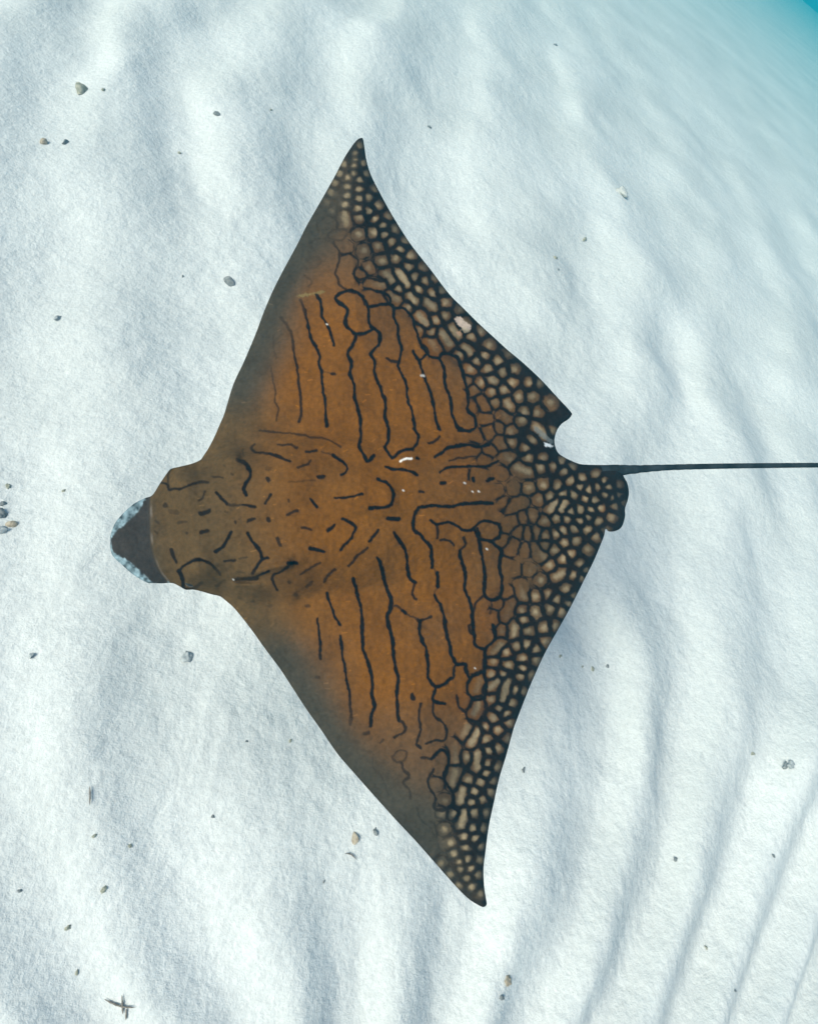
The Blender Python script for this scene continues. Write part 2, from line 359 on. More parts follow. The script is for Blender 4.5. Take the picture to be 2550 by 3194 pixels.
# pale cells and spots of the hind part: points or short spines
CELLS = []
def ce(w, *items):
    for it in items:
        p = nat(w, [(it[i], it[i + 1]) for i in range(0, len(it), 2)])
        CELLS.append(p)
ce(4, (740, 225), (740, 280), (735, 335), (725, 405), (845, 405), (810, 310), (785, 155), (780, 465), (675, 440), (775, 548), (670, 525), (670, 600), (770, 622), (865, 615), (910, 545), (645, 685), (765, 715), (865, 745), (945, 690),
   (600, 400), (635, 320), (555, 490), (520, 570), (475, 665), (520, 745), (420, 760), (775, 800), (910, 805), (1035, 785), (500, 820, 500, 880), (640, 760, 650, 860), (985, 875), (1090, 900), (905, 930), (770, 945), (1065, 1010), (1185, 1010), (1000, 945),
   (650, 1065), (815, 1095), (945, 1055), (980, 1190), (1100, 1160), (1140, 1080), (1235, 1140), (855, 1250), (1215, 1240), (1350, 1240), (1010, 1300, 1070, 1370), (1130, 1290, 1200, 1390), (785, 1310), (880, 1395, 980, 1405), (1360, 1360), (1270, 1330),
   (1450, 1340), (1300, 1440), (1120, 1430), (1430, 1480), (1520, 1450), (870, 1490, 960, 1540), (1050, 1490, 1110, 1530), (670, 1190, 670, 1290, 700, 1390))
ce(5, (20, 40, 45, 90), (195, 65), (265, 50), (150, 135), (255, 170), (340, 140), (80, 190, 115, 240), (215, 240, 265, 285), (370, 245), (60, 290), (490, 300), (150, 350, 200, 420), (285, 395), (365, 355), (150, 470), (250, 490), (240, 570, 285, 640),
   (340, 500, 400, 590), (420, 460, 470, 520), (515, 415, 540, 440), (580, 530), (660, 480), (530, 620, 570, 660), (730, 595), (480, 680), (165, 672), (570, 800), (690, 690), (625, 730), (715, 795), (800, 735), (890, 670), (840, 820), (935, 800),
   (740, 880, 770, 900), (915, 905), (655, 915), (600, 970), (545, 905), (750, 990), (850, 970), (1060, 910), (1140, 910), (970, 1025), (1080, 1020), (1235, 1075), (650, 1070, 700, 1100), (770, 1075), (870, 1075, 890, 1110), (600, 1100), (1020, 1150),
   (1125, 1160), (700, 1210), (840, 1180, 870, 1210), (1000, 1220), (630, 1350), (815, 1290), (900, 1310), (720, 1310, 740, 1330), (800, 1390, 840, 1430), (735, 1470), (480, 1480, 600, 1470), (910, 1400), (1030, 1450), (1080, 1390), (690, 1545),
   (860, 1520, 890, 1540), (1050, 1530), (1170, 1530), (1150, 1610), (1260, 1600), (950, 1610, 1050, 1650), (830, 1660), (620, 1670, 660, 1670), (450, 1660, 500, 1660), (1350, 1640), (1410, 1600), (1110, 1270, 1190, 1350), (1250, 1310), (1330, 1560))
ce(2, (940, 400), (1035, 385), (1115, 385), (1195, 365), (1270, 370), (1310, 290), (1345, 265), (1340, 340), (1010, 490, 1080, 460), (985, 470), (1170, 445), (1230, 500, 1260, 460), (1290, 495, 1310, 455), (1355, 415), (1300, 415), (1230, 430),
   (1000, 590, 1030, 555), (870, 600, 930, 620), (810, 645), (975, 665), (1030, 690, 1015, 715), (1060, 620), (1090, 540), (1130, 530), (1155, 620), (1200, 560), (1110, 625), (1095, 715),
   (1150, 710, 1190, 750), (990, 790, 1040, 820), (1115, 820), (1260, 630), (1255, 715), (1310, 675), (1370, 665), (1360, 600), (1320, 545), (1435, 540), (1490, 560), (1430, 605), (1475, 645), (1300, 610), (1225, 795), (1300, 760), (1390, 790), (1340, 735), (1430, 710),
   (1400, 330), (1475, 310), (1485, 375), (1545, 375), (1440, 390), (1530, 420), (1470, 450), (1500, 490), (1580, 480), (1520, 345), (1600, 420), (1420, 440), (1390, 500), (1340, 510), (1560, 540), (1620, 460), (1390, 560), (1530, 610), (1450, 500), (1205, 640), (1200, 690), (1265, 545), (1390, 375), (1560, 430), (1600, 370))
ce(7, (985, 440), (1070, 515), (1190, 490, 1240, 460), (1265, 580), (1320, 475), (1390, 500), (1380, 390), (1135, 395), (810, 605), (910, 550, 940, 640), (1030, 640), (1130, 620), (735, 705), (790, 790, 845, 700), (925, 745), (1030, 760), (1145, 735), (1235, 760),
   (705, 790, 702, 830), (770, 905), (870, 870, 865, 930), (975, 905), (1100, 880), (1185, 870), (885, 1020), (1030, 1045), (820, 1165), (930, 1120), (1040, 1130), (700, 1070, 760, 1010), (705, 1140), (805, 1070), (570, 1080, 560, 1180), (600, 1280, 570, 1360),
   (915, 1250), (1000, 1245), (680, 1340, 740, 1290), (815, 1280, 785, 1430), (690, 1430), (850, 1460), (880, 1360), (940, 1370), (485, 1445), (590, 1460, 560, 1540), (710, 1570), (830, 1610), (740, 1660), (1320, 640), (970, 1010), (1110, 990), (760, 1500), (690, 1240), (790, 1240), (1185, 660), (1290, 690), (1420, 440), (940, 820), (930, 1190), (640, 1640))
ce(8, (1440, 90), (1570, 140), (1480, 200), (1390, 260), (1555, 260), (1250, 160, 1210, 230), (1330, 190, 1275, 290), (1485, 335), (1410, 345), (1240, 395), (1325, 370, 1325, 480), (1480, 475), (1400, 450), (1140, 300, 1150, 420), (1150, 500, 1130, 600), (1060, 380, 1035, 500),
   (1015, 600), (1255, 570), (1350, 590), (1445, 580), (1210, 650, 1195, 740), (1075, 730), (1305, 665), (1430, 670), (1280, 740), (1360, 720), (1040, 830), (1140, 830), (1300, 825), (1390, 825), (1220, 820, 1200, 920), (1290, 940), (1370, 945), (1310, 1025), (1220, 1010),
   (1115, 1055), (1235, 1090), (1355, 1075), (1145, 1140), (1245, 1185), (1345, 1190), (1190, 1255), (1270, 1250), (1330, 1300), (1245, 1330), (1115, 1300), (1280, 1395), (1180, 1385), (1040, 1215), (1350, 1450), (970, 1130), (960, 970), (1070, 950), (1390, 520), (1545, 60), (1180, 1200))
kept = []
for c in CELLS:
    m = np.mean(c, 0)
    if all(np.hypot(*(m - k)) > 13 for k in [np.mean(x, 0) for x in kept]):
        kept.append(c)
CELLS = kept

# ------------------------------------------------------------------ eagle ray: pigment fields on a fine grid
G = 2.5
gx = np.arange(325, 1975, G); gy = np.arange(420, 2840, G)
GX, GY = np.meshgrid(gx, gy)
def seg_dist(px, py, a, b):
    dx, dy = b[0] - a[0], b[1] - a[1]
    t = np.clip(((px - a[0]) * dx + (py - a[1]) * dy) / (dx * dx + dy * dy + 1e-9), 0, 1)
    return np.hypot(px - a[0] - t * dx, py - a[1] - t * dy)
def window(pts, r):
    pts = np.asarray(pts)
    x0 = np.searchsorted(gx, pts[:, 0].min() - r); x1 = np.searchsorted(gx, pts[:, 0].max() + r)
    y0 = np.searchsorted(gy, pts[:, 1].min() - r); y1 = np.searchsorted(gy, pts[:, 1].max() + r)
    return slice(y0, y1), slice(x0, x1)
def poly_dist(pts, r, init=1e3, step=1):
    D = np.full(GX.shape, float(init))
    for a, b in zip(pts[:-1:step], pts[step::step]):
        s = window([a, b], r)
        if D[s].size:
            D[s] = np.minimum(D[s], seg_dist(GX[s], GY[s], a, b))
    return D
def inside(poly):
    res = np.zeros(GX.shape, bool)
    P = np.vstack([poly, poly[:1]])
    for j, y in enumerate(gy):
        y = y + 1e-4
        a, b = P[:-1], P[1:]
        m = (a[:, 1] > y) != (b[:, 1] > y)
        xs = np.sort(a[m, 0] + (y - a[m, 1]) / (b[m, 1] - a[m, 1]) * (b[m, 0] - a[m, 0]))
        for k in range(0, len(xs) - 1, 2):
            res[j, np.searchsorted(gx, xs[k]):np.searchsorted(gx, xs[k + 1])] = True
    return res

EDGE = poly_dist(np.vstack([OUT, OUT[:1]]), 420, 420)
IN = inside(OUT)
EDGE = np.where(IN, EDGE, 0)
LE_D = np.minimum(poly_dist(catmull(LE_TOP, 4), 420, 420), poly_dist(catmull(LE_BOT, 4), 420, 420))
TE_D = np.minimum(poly_dist(catmull(TE_TOP, 4), 420, 420), poly_dist(catmull(TE_BOT, 4), 420, 420))
TE_D = np.minimum(TE_D, poly_dist(np.array(TAILB), 420, 420))

# slight waver so the marks are not ruler-smooth
WX = GX + 2.2 * value_noise(GX / 17, GY / 17, 21) + 1.2 * value_noise(GX / 7, GY / 7, 22)
WY = GY + 2.2 * value_noise(GX / 17, GY / 17, 23) + 1.2 * value_noise(GX / 7, GY / 7, 24)
LINE = np.zeros(GX.shape)
for k, (pts, hw, st) in enumerate(LINES):
    C = catmull(pts, 5)
    s = window(C, 18)
    D = np.full(GX[s].shape, 99.0)
    for a, b in zip(C[:-1], C[1:]):
        D = np.minimum(D, seg_dist(WX[s], WY[s], a, b))
    w = hw * (1 + .22 * value_noise(GX[s] / 23 + k, GY[s] / 23, 25))
    LINE[s] = np.maximum(LINE[s], st * (1 - smooth(w - 1.8, w + 2.8, D)))
F1 = np.full(GX.shape, 400.0); F2 = np.full(GX.shape, 400.0); CID = np.full(GX.shape, -1)
for k, c in enumerate(CELLS):
    s = window(c, 75)
    C = catmull(c, 3) if len(c) > 1 else np.array([c[0], c[0]])
    D = np.full(GX[s].shape, 400.0)
    for a, b in zip(C[:-1], C[1:]):
        D = np.minimum(D, seg_dist(WX[s], WY[s], a, b))
    f1, f2 = F1[s], F2[s]
    near = D < f1
    F2[s] = np.where(near, f1, np.minimum(f2, D))
    CID[s] = np.where(near, k, CID[s])
    F1[s] = np.minimum(f1, D)
BD = (F2 - F1) / 2
# free radius of each cell: half the way to its nearest neighbour, so that spots stay rounded
_sp = [np.array(c) if len(c) == 1 else catmull(c, 3) for c in CELLS]
RAD = np.array([min([np.sqrt(((_sp[i][:, None] - _sp[j][None]) ** 2).sum(-1)).min() for j in range(len(_sp)) if j != i]) for i in range(len(_sp))] + [30.0]) * .5
RLOC = np.clip(RAD, 9, 24)[CID]

# frame of the animal: along the back (0 snout .. 1 tail root) and across
A0, A1 = np.array([350., 1690.]), np.array([1930., 1475.])
AL = np.hypot(*(A1 - A0)); AU = (A1 - A0) / AL; AV = np.array([-AU[1], AU[0]])
def frame(x, y):
    return ((x - A0[0]) * AU[0] + (y - A0[1]) * AU[1]) / AL, (x - A0[0]) * AV[0] + (y - A0[1]) * AV[1]
S, W = frame(GX, GY)
AW = np.abs(W)

tail_zone = smooth(.78, .93, S) * (1 - smooth(150, 320, AW))
trail = np.clip(np.maximum(1 - smooth(40, 210, TE_D), tail_zone), 0, 1)
tips = smooth(820, 1120, AW)
hw = 3.0 + 3.2 * trail
has_cell = (F1 < 46) & (F2 < 120)
CELL_L = np.where(has_cell, 1 - smooth(hw - 2.0, hw + 4.5, BD), 0) * (1 - smooth(26, 30, F1))
lead_fade = 1 - .75 * (1 - smooth(30, 150, LE_D)) * np.ones_like(S)
HIND = smooth(-90, 60, LE_D - TE_D)
lead_fade = lead_fade * (1 - HIND) + np.maximum(lead_fade, .9) * HIND
lead_fade = np.maximum(lead_fade, .6 * tips)
GROUND = smooth(.12, .6, trail) * smooth(RLOC * .80 + 7 * (1 - trail), RLOC * 1.12 + 5 + 9 * (1 - trail), F1) * .96
DARK = np.maximum(np.maximum(LINE * np.maximum(lead_fade, .55), CELL_L * lead_fade * .97), GROUND * (.35 + .65 * HIND))
core = (1 - smooth(2, 15, F1)) * smooth(.05, .6, trail)

def rgb(*c): return np.array(c, float)[None, None, :]
def mixc(a, b, t): return a * (1 - t[..., None]) + b * t[..., None]
WARM, GREY, HEADC = rgb(.152, .055, .0045), rgb(.046, .038, .026), rgb(.080, .047, .018)
CELLC, SPOT, INK, EDGEC = rgb(.105, .065, .030), rgb(.25, .19, .11), rgb(.0085, .0045, .0032), rgb(.015, .0145, .0145)
P = np.broadcast_to(GREY, GX.shape + (3,)).copy()
warm = smooth(20, 170, LE_D) * (1 - smooth(620, 1000, AW)) * smooth(.19, .46, S) * (1 - .75 * smooth(.60, .85, S))
warm = np.clip(warm + .25 * value_noise(GX / 150, GY / 150, 31) * warm, 0, 1)
P = mixc(P, HEADC, smooth(.03, .12, S) * (1 - smooth(280, 430, AW)) * (1 - .35 * smooth(.5, .8, S)))
P = mixc(P, WARM, warm * .95)
P = mixc(P, CELLC, trail * .7 * (1 - .7 * tips))
P = mixc(P, rgb(.085, .050, .024), smooth(560, 760, AW) * (1 - smooth(850, 1050, AW)) * smooth(60, 180, LE_D) * .45)
# cells differ a little from one another
tone = rng.uniform(.72, 1.22, len(CELLS) + 1)[CID]
hue = rng.uniform(-.5, 1, len(CELLS) + 1)[CID]
cellw = np.clip(trail + .35, 0, 1) * (F1 < 40)
P = P * (1 + (tone - 1) * cellw)[..., None]
P[..., 0] *= 1 + .12 * hue * cellw
P[..., 2] *= 1 - .12 * hue * cellw
P = mixc(P, SPOT * np.clip(tone, .7, 1.1)[..., None], np.clip(core, 0, 1) * .8)
P = mixc(P, INK, np.clip(DARK, 0, 1))
P = mixc(P, EDGEC, (1 - smooth(2, 42, np.minimum(TE_D, EDGE + 10))) * smooth(.3, .6, S) * .5)
P = mixc(P, EDGEC * 1.15, smooth(.955, 1.0, S) * (1 - smooth(150, 200, AW)) * .55)
# snout lobe, its pale fringe, scars
SNOUT = catmull(nat(1, [(380, 530), (330, 562), (290, 640), (200, 722), (130, 782), (103, 840), (130, 908), (200, 948), (250, 985), (330, 1062), (400, 1112), (480, 1100), (560, 900), (560, 600)]), 5, True)
in_snout = inside(SNOUT)
snd = poly_dist(np.vstack([SNOUT, SNOUT[:1]]), 60, 60)
snd = np.where(in_snout, snd, -snd)
FRONT = catmull(nat(1, [(383, 490), (374, 540), (372, 620), (374, 760), (380, 860), (405, 960), (440, 1040), (495, 1110)]), 4)
fx = np.interp(GY, FRONT[:, 1], FRONT[:, 0])
behind = GX - fx                                       # > 0 on the head, < 0 on the snout lobe
lobe = (behind < 0) & (S < .14)
P = mixc(P, rgb(.034, .028, .024), smooth(0, 10, -behind) * (S < .14))
fr = (lobe & (AW < 300)) * smooth(0, 6, -snd - 1.5 * value_noise(GX / 6, GY / 6, 41) * 2)
fringe_c = rgb(.15, .205, .225) * (1 + .75 * value_noise(GX / 13, GY / 13, 42) + .35 * value_noise(GX / 5, GY / 5, 43))[..., None]
P = mixc(P, np.clip(fringe_c, .03, .5), fr)
P = mixc(P, rgb(.14, .115, .095), (1 - smooth(1.5, 5, np.abs(behind + 1))) * (GY > 1560) * (GY < 1815) * np.clip(.30 + .45 * value_noise(GX / 40, GY / 28, 44), 0, 1))
def patch(pts, hwid, colr, st, win, ragged=1.0):
    C = catmull(nat(win, pts), 5)
    s = window(C, 30)
    D = np.full(GX[s].shape, 99.0)
    for a, b in zip(C[:-1], C[1:]):
        D = np.minimum(D, seg_dist(GX[s], GY[s], a, b))
    D = D + ragged * (3 * value_noise(GX[s] / 7, GY[s] / 7, 51) + 2 * value_noise(GX[s] / 3.5, GY[s] / 3.5, 52))
    P[s] = mixc(P[s], rgb(*colr), st * (1 - smooth(hwid - 2, hwid + 2, D)))
patch([(470, 395), (510, 425), (545, 450)], 11, (.46, .36, .29), .8, 5)
patch([(520, 470), (545, 480)], 7, (.30, .25, .17), .7, 5)
patch([(465, 500), (490, 510)], 6, (.33, .2, .12), .7, 5)
patch([(1190, 1420), (1245, 1435)], 5, (.55, .58, .58), .9, 5)
patch([(1110, 1290), (1200, 1370), (1240, 1400)], 7, (.12, .14, .14), .6, 5)
patch([(1180, 1265), (1215, 1250), (1255, 1248)], 3.2, (.75, .70, .62), .95, 3, .4)
patch([(500, 158), (560, 148), (660, 128)], 4, (.17, .13, .05), .6, 3)
patch([(1315, 690), (1335, 692)], 3, (.45, .42, .38), .8, 3, .5)
for (w_, x_, y_) in [(7, 655, 275), (2, 770, 355), (2, 812, 400), (2, 845, 400), (1, 918, 1090), (3, 685, 347), (2, 440, 395), (7, 565, 1190)]:
    patch([(x_, y_), (x_ + 5, y_ + 3)], 2.4, (.5, .48, .44), .9, w_, .3)
for k in range(170):                                   # small scratches and grains on the skin
    x_, y_ = rng.uniform(560, 1700), rng.uniform(900, 2350)
    a_ = rng.uniform(-.9, .3); L_ = rng.uniform(3, 16)
    C = np.array([[x_, y_], [x_ + L_ * math.cos(a_), y_ + L_ * math.sin(a_)]])
    s = window(C, 6)
    if P[s].size:
        D = seg_dist(GX[s], GY[s], C[0], C[1])
        P[s] = P[s] * (1 + rng.uniform(.25, .75) * (1 - smooth(.6, 2.8, D)))[..., None]

# ------------------------------------------------------------------ eagle ray: relief
RAY_R = 1.55                                           # metres from the lens to the middle of the back
d0 = rays(np.array([1250.]), np.array([1570.]))[0]; d0 /= np.linalg.norm(d0)
RC0 = CN + d0 * RAY_R
bank = R(20.0)                                         # the animal banks: far wing up, near wing down
BN = np.array([-math.sin(bank) * TDIR.x * .75, -math.sin(bank) * TDIR.y, 0.]); BN[2] = math.sqrt(1 - BN[0] ** 2 - BN[1] ** 2)

def hump_of(s, w):
    aw = np.abs(w)
    H = np.interp(s, [0, .05, .11, .16, .25, .36, .50, .62, .75, .88, 1.0, 1.2], [.008, .012, .028, .070, .088, .098, .100, .080, .050, .028, .014, .008])
    HWd = np.interp(s, [0, .08, .14, .25, .40, .52, .65, .8, 1.0, 1.2], [120, 150, 195, 225, 235, 225, 190, 130, 80, 60])
    return H * np.exp(-(aw / HWd) ** 3.0)
def relief(px, py, e, led):
    s, w = frame(px, py); aw = np.abs(w)
    z = hump_of(s, w) * smooth(0, 55, e)
    z += .050 * smooth(0, 330, e) * (1 - smooth(700, 1150, aw))        # wing muscle
    z += .012 * np.sqrt(1 - (1 - np.clip(e / 26, 0, 1)) ** 2)          # rounded rim
    z += -.020 * np.exp(-((aw - 250) / 40) ** 2) * smooth(.2, .3, s) * (1 - smooth(.48, .60, s))     # furrow between body and wing
    z += .010 * np.exp(-(aw / 30) ** 2) * smooth(.35, .5, s) * (1 - smooth(.85, 1, s))               # ridge of the spine
    z += .035 * (aw / 1100) ** 2                                        # tips lifted
    z += -.026 * (1 - smooth(0, 150, led)) * smooth(230, 450, aw)                     # leading edge turned down
    z += .006 * np.sin(w / 62. + s * 9) * smooth(.55, .8, s) * smooth(180, 300, aw) * (1 - smooth(700, 900, aw))
    for (cx, cy, r, h) in [(560, 1485, 60, .016), (615, 1785, 62, .018), (735, 1445, 55, .014), (850, 1765, 70, .016), (905, 1450, 80, .012), (920, 1825, 75, .010), (1260, 1430, 40, .008), (1120, 1530, 60, .008), (1210, 1545, 50, .006)]:
        z += 1.7 * h * np.exp(-(((px - cx) ** 2 + (py - cy) ** 2) / (r * r)))
    for (a, b, r, h) in [((1040, 1045), (1290, 988), 13, .016), ((560, 330), (700, 300), 14, .010), ((740, 300), (930, 268), 16, .014), ((1090, 1150), (1300, 1200), 22, .010), ((1060, 130), (1500, 190), 24, .010), ((930, 1125), (1090, 1120), 10, .008)]:
        a, b = nat(1, [a, b])
        z += h * np.exp(-(seg_dist(px, py, a, b) / r) ** 2)           # brow and gill ridges
    # spiracle behind the near eye and the far one
    z += -.016 * np.exp(-(((px - 772) / 38) ** 2 + ((py - 1812) / 9) ** 2))
    f = np.interp(py, FRONT[:, 1], FRONT[:, 0])
    lob = (s < .14) * smooth(-4, 14, f - px)
    z -= .020 * lob
    z += .0012 * value_noise(px / 14, py / 14, 61) + .0022 * value_noise(px / 45, py / 45, 62)
    return z

def build_ray():
    ny, nx = GX.shape
    # quads whose centre lies inside the outline
    cxs = GX[:-1, :-1] + G / 2; cys = GY[:-1, :-1] + G / 2
    cen = (IN[:-1, :-1].astype(int) + IN[1:, :-1] + IN[1:, 1:] + IN[:-1, 1:]) >= 2
    idx = np.arange(nx * ny).reshape(ny, nx)
    Q = np.stack([idx[:-1, :-1], idx[1:, :-1], idx[1:, 1:], idx[:-1, 1:]], -1)[cen]      # photograph y runs down: this order faces up
    cnt = np.bincount(Q.ravel(), minlength=nx * ny)
    used = np.nonzero(cnt)[0]
    remap = -np.ones(nx * ny, int); remap[used] = np.arange(len(used))
    Q = remap[Q]
    bnd = cnt[used] < 4
    px = GX.ravel()[used].copy(); py = GY.ravel()[used].copy(); e = EDGE.ravel()[used].copy()
    # rim vertices slide onto the outline
    Pn = np.vstack([OUT, OUT[:1]])
    bi = np.nonzero(bnd)[0]
    bx, by = px[bi], py[bi]
    best = np.full(len(bi), 1e9); qx, qy = bx.copy(), by.copy()
    for a, b in zip(Pn[:-1], Pn[1:]):
        dx, dy = b - a
        t = np.clip(((bx - a[0]) * dx + (by - a[1]) * dy) / (dx * dx + dy * dy + 1e-9), 0, 1)
        x_, y_ = a[0] + t * dx, a[1] + t * dy
        dd = np.hypot(bx - x_, by - y_); m = dd < best
        best[m] = dd[m]; qx[m] = x_[m]; qy[m] = y_[m]
    px[bi], py[bi] = qx, qy; e[bi] = 0
    z = relief(px, py, e, LE_D.ravel()[used])
    d = rays(px, py)
    # plane of the animal, then lifted by the relief along the line of sight so the outline stays where it was read
    t0 = ((RC0 - CN) @ BN) / (d @ BN)
    t = t0 - z / np.abs(d @ BN)
    top = CN + d * t[:, None]
    s, w = frame(px, py)
    thick = .95 * hump_of(s, w) * smooth(0, 55, e) + .05 * smooth(0, 330, e) * (1 - smooth(700, 1150, np.abs(w))) * .9 + .020 * np.sqrt(1 - (1 - np.clip(e / 26, 0, 1)) ** 2)
    thick[bi] = 0
    inner = np.nonzero(~bnd)[0]
    low = top[inner] - BN * thick[inner][:, None]
    lowmap = np.arange(len(px)); lowmap[inner] = len(px) + np.arange(len(inner))
    Qb = lowmap[Q][:, ::-1]
    V = np.vstack([top, low])
    colr = P.reshape(-1, 3)[used]
    belly = np.full((len(inner), 3), .55)
    Cc = np.vstack([colr, belly])
    # tail whip: a tapering tube rooted inside the body and running out past the frame
    tp = catmull([(1868, 1470), (1925, 1467), (1985, 1463.5), (2060, 1459), (2150, 1456), (2280, 1453.5), (2420, 1452), (2560, 1451), (2700, 1452), (2860, 1456)], 8)
    hwid = np.interp(tp[:, 0], [1868, 1925, 1950, 2000, 2080, 2300, 2560, 2860], [17, 17, 15.5, 12, 9.2, 8.4, 7.6, 5.5])
    hwid = hwid * (1 + .05 * np.sin(tp[:, 0] / 5.5))
    dt = rays(tp[:, 0], tp[:, 1])
    tt = ((RC0 - CN) @ BN) / (dt @ BN)
    cen_ = CN + dt * tt[:, None]
    rad = hwid / FPX * tt                     # pixels at that distance -> metres
    tan = np.gradient(cen_, axis=0); tan /= np.linalg.norm(tan, axis=1)[:, None]
    side = np.cross(tan, BN); side /= np.linalg.norm(side, axis=1)[:, None]
    up = np.cross(side, tan)
    K = 12
    ang = np.linspace(0, 2 * np.pi, K, endpoint=False)
    ring = cen_[:, None, :] + rad[:, None, None] * (np.cos(ang)[None, :, None] * side[:, None, :] + np.sin(ang)[None, :, None] * up[:, None, :])
    n0 = len(V); m = len(tp)
    V = np.vstack([V, ring.reshape(-1, 3)])
    ii = n0 + np.arange(m * K).reshape(m, K); jj = np.roll(ii, -1, axis=1)
    Qt = np.stack([ii[:-1], jj[:-1], jj[1:], ii[1:]], -1).reshape(-1, 4)
    band = .5 + .5 * np.sign(np.sin(tp[:, 0] / 14.0) + .2)
    tc_ = np.array([.018, .022, .024])[None] * (1 + .45 * band[:, None])
    Cc = np.vstack([Cc, np.repeat(tc_, K, axis=0)])
    F = np.vstack([Q, Qb, Qt])
    m_ = ray_material()
    me = mesh_np('body', V, F, m_)
    at = me.color_attributes.new('pigment', 'FLOAT_COLOR', 'POINT')
    rgba = np.ones((len(V), 4), np.float32); rgba[:, :3] = np.clip(Cc, 0, 1)
    at.data.foreach_set('color', rgba.ravel())
    return me, top, px, py

def ray_material():
    m, nt, b = new_mat('ray_skin')
    N, L = nt.nodes.new, nt.links.new
    a = N('ShaderNodeAttribute'); a.attribute_name = 'pigment'
    tc = N('ShaderNodeTexCoord')
    n1 = N('ShaderNodeTexNoise'); n1.inputs['Scale'].default_value = 90; n1.inputs['Detail'].default_value = 5; n1.inputs['Roughness'].default_value = .7
    n2 = N('ShaderNodeTexNoise'); n2.inputs['Scale'].default_value = 14; n2.inputs['Detail'].default_value = 4
    for n in (n1, n2): L(tc.outputs['Object'], n.inputs['Vector'])
    r1 = N('ShaderNodeMapRange'); r1.inputs[1].default_value = .25; r1.inputs[2].default_value = .75; r1.inputs[3].default_value = .72; r1.inputs[4].default_value = 1.28
    r2 = N('ShaderNodeMapRange'); r2.inputs[1].default_value = .3; r2.inputs[2].default_value = .7; r2.inputs[3].default_value = .84; r2.inputs[4].default_value = 1.14
    L(n1.outputs[0], r1.inputs[0]); L(n2.outputs[0], r2.inputs[0])
    mu = N('ShaderNodeMath'); mu.operation = 'MULTIPLY'; L(r1.outputs[0], mu.inputs[0]); L(r2.outputs[0], mu.inputs[1])
    vm = N('ShaderNodeVectorMath'); vm.operation = 'SCALE'
    L(a.outputs['Color'], vm.inputs[0]); L(mu.outputs[0], vm.inputs['Scale'])
    L(vm.outputs[0], b.inputs['Base Color'])
    b.inputs['Roughness'].default_value = .75
    b.inputs['Specular IOR Level'].default_value = .02
    bp = N('ShaderNodeBump'); bp.inputs['Strength'].default_value = .35; bp.inputs['Distance'].default_value = .003
    L(n1.outputs[0], bp.inputs['Height']); L(bp.outputs[0], b.inputs['Normal'])
    return m

ray_root = bpy.data.objects.new('eagle_ray', None)
col.objects.link(ray_root)
ray_root.empty_display_size = .1
tag(ray_root, 'brown eagle ray with dark reticulated markings gliding above the pale sand', 'ray')
ray_root.location = tuple(RC0)
bpy.context.view_layer.update()
body_me, RTOP, RPX, RPY = build_ray()
# the body is given in world coordinates: bring it to the root
co = np.empty(len(body_me.vertices) * 3, np.float32); body_me.vertices.foreach_get('co', co)
co = co.reshape(-1, 3) - RC0[None].astype(np.float32)
body_me.vertices.foreach_set('co', co.ravel()); body_me.update()
add_obj('body', body_me, ray_root)

def blob(name, mat, rx, ry, rz, sub=3, lump=0., seed=0, squash_bottom=0.):
    import bmesh
    bm = bmesh.new()
    bmesh.ops.create_icosphere(bm, subdivisions=sub, radius=1)
    for v in bm.verts:
        n = v.co.copy()
        k = 1 + lump * (float(value_noise(np.array([n.x * 1.7 + n.z * 1.3 + seed * 3.1]), np.array([n.y * 1.7 - n.z + seed]), seed)[0])
                        + .5 * float(value_noise(np.array([n.x * 4 + n.z * 3 + seed]), np.array([n.y * 4 - 2 * n.z]), seed + 1)[0]))
        v.co = Vector((n.x * rx * k, n.y * ry * k, n.z * rz * k * (1 - squash_bottom if n.z < 0 else 1)))
    me = bpy.data.meshes.new(name); bm.to_mesh(me); bm.free()
    me.polygons.foreach_set('use_smooth', np.ones(len(me.polygons), bool))
    me.materials.append(mat)
    return me

eye_m, ent, eb = new_mat('eye')
en = ent.nodes.new('ShaderNodeTexNoise'); en.inputs['Scale'].default_value = 120
er = ent.nodes.new('ShaderNodeValToRGB'); er.color_ramp.elements[0].color = (.004, .004, .004, 1); er.color_ramp.elements[1].color = (.03, .024, .015, 1)
ent.links.new(en.outputs[0], er.inputs[0]); ent.links.new(er.outputs[0], eb.inputs['Base Color'])
eb.inputs['Roughness'].default_value = .15
for ex, ey in ((545, 1482), (590, 1812)):
    k = np.argmin((RPX - ex) ** 2 + (RPY - ey) ** 2)
    o = add_obj('eye', blob('eye', eye_m, .014, .014, .012), ray_root)
    o.location = tuple(RTOP[k] - RC0 - BN * .0235)

# ------------------------------------------------------------------ small things lying on the sand
def speck_mat(name, c0, c1, scale=60, rough=.8):
    m, nt, b = new_mat(name)
    n = nt.nodes.new('ShaderNodeTexNoise'); n.inputs['Scale'].default_value = scale; n.inputs['Detail'].default_value = 4
    r = nt.nodes.new('ShaderNodeValToRGB')
    r.color_ramp.elements[0].position = .35; r.color_ramp.elements[0].color = c0 + (1,)
    r.color_ramp.elements[1].position = .65; r.color_ramp.elements[1].color = c1 + (1,)
    tc = nt.nodes.new('ShaderNodeTexCoord')
    nt.links.new(tc.outputs['Object'], n.inputs['Vector']); nt.links.new(n.outputs[0], r.inputs[0]); nt.links.new(r.outputs[0], b.inputs['Base Color'])
    b.inputs['Roughness'].default_value = rough; b.inputs['Specular IOR Level'].default_value = .15
    return m
M_DARK = speck_mat('dark_stone', (.13, .14, .14), (.26, .265, .255))
M_GREY = speck_mat('grey_stone', (.27, .29, .29), (.42, .44, .43))
M_TAN = speck_mat('tan_shell', (.26, .21, .15), (.46, .39, .29))
M_OLIVE = speck_mat('olive_shell', (.24, .24, .18), (.42, .40, .31))
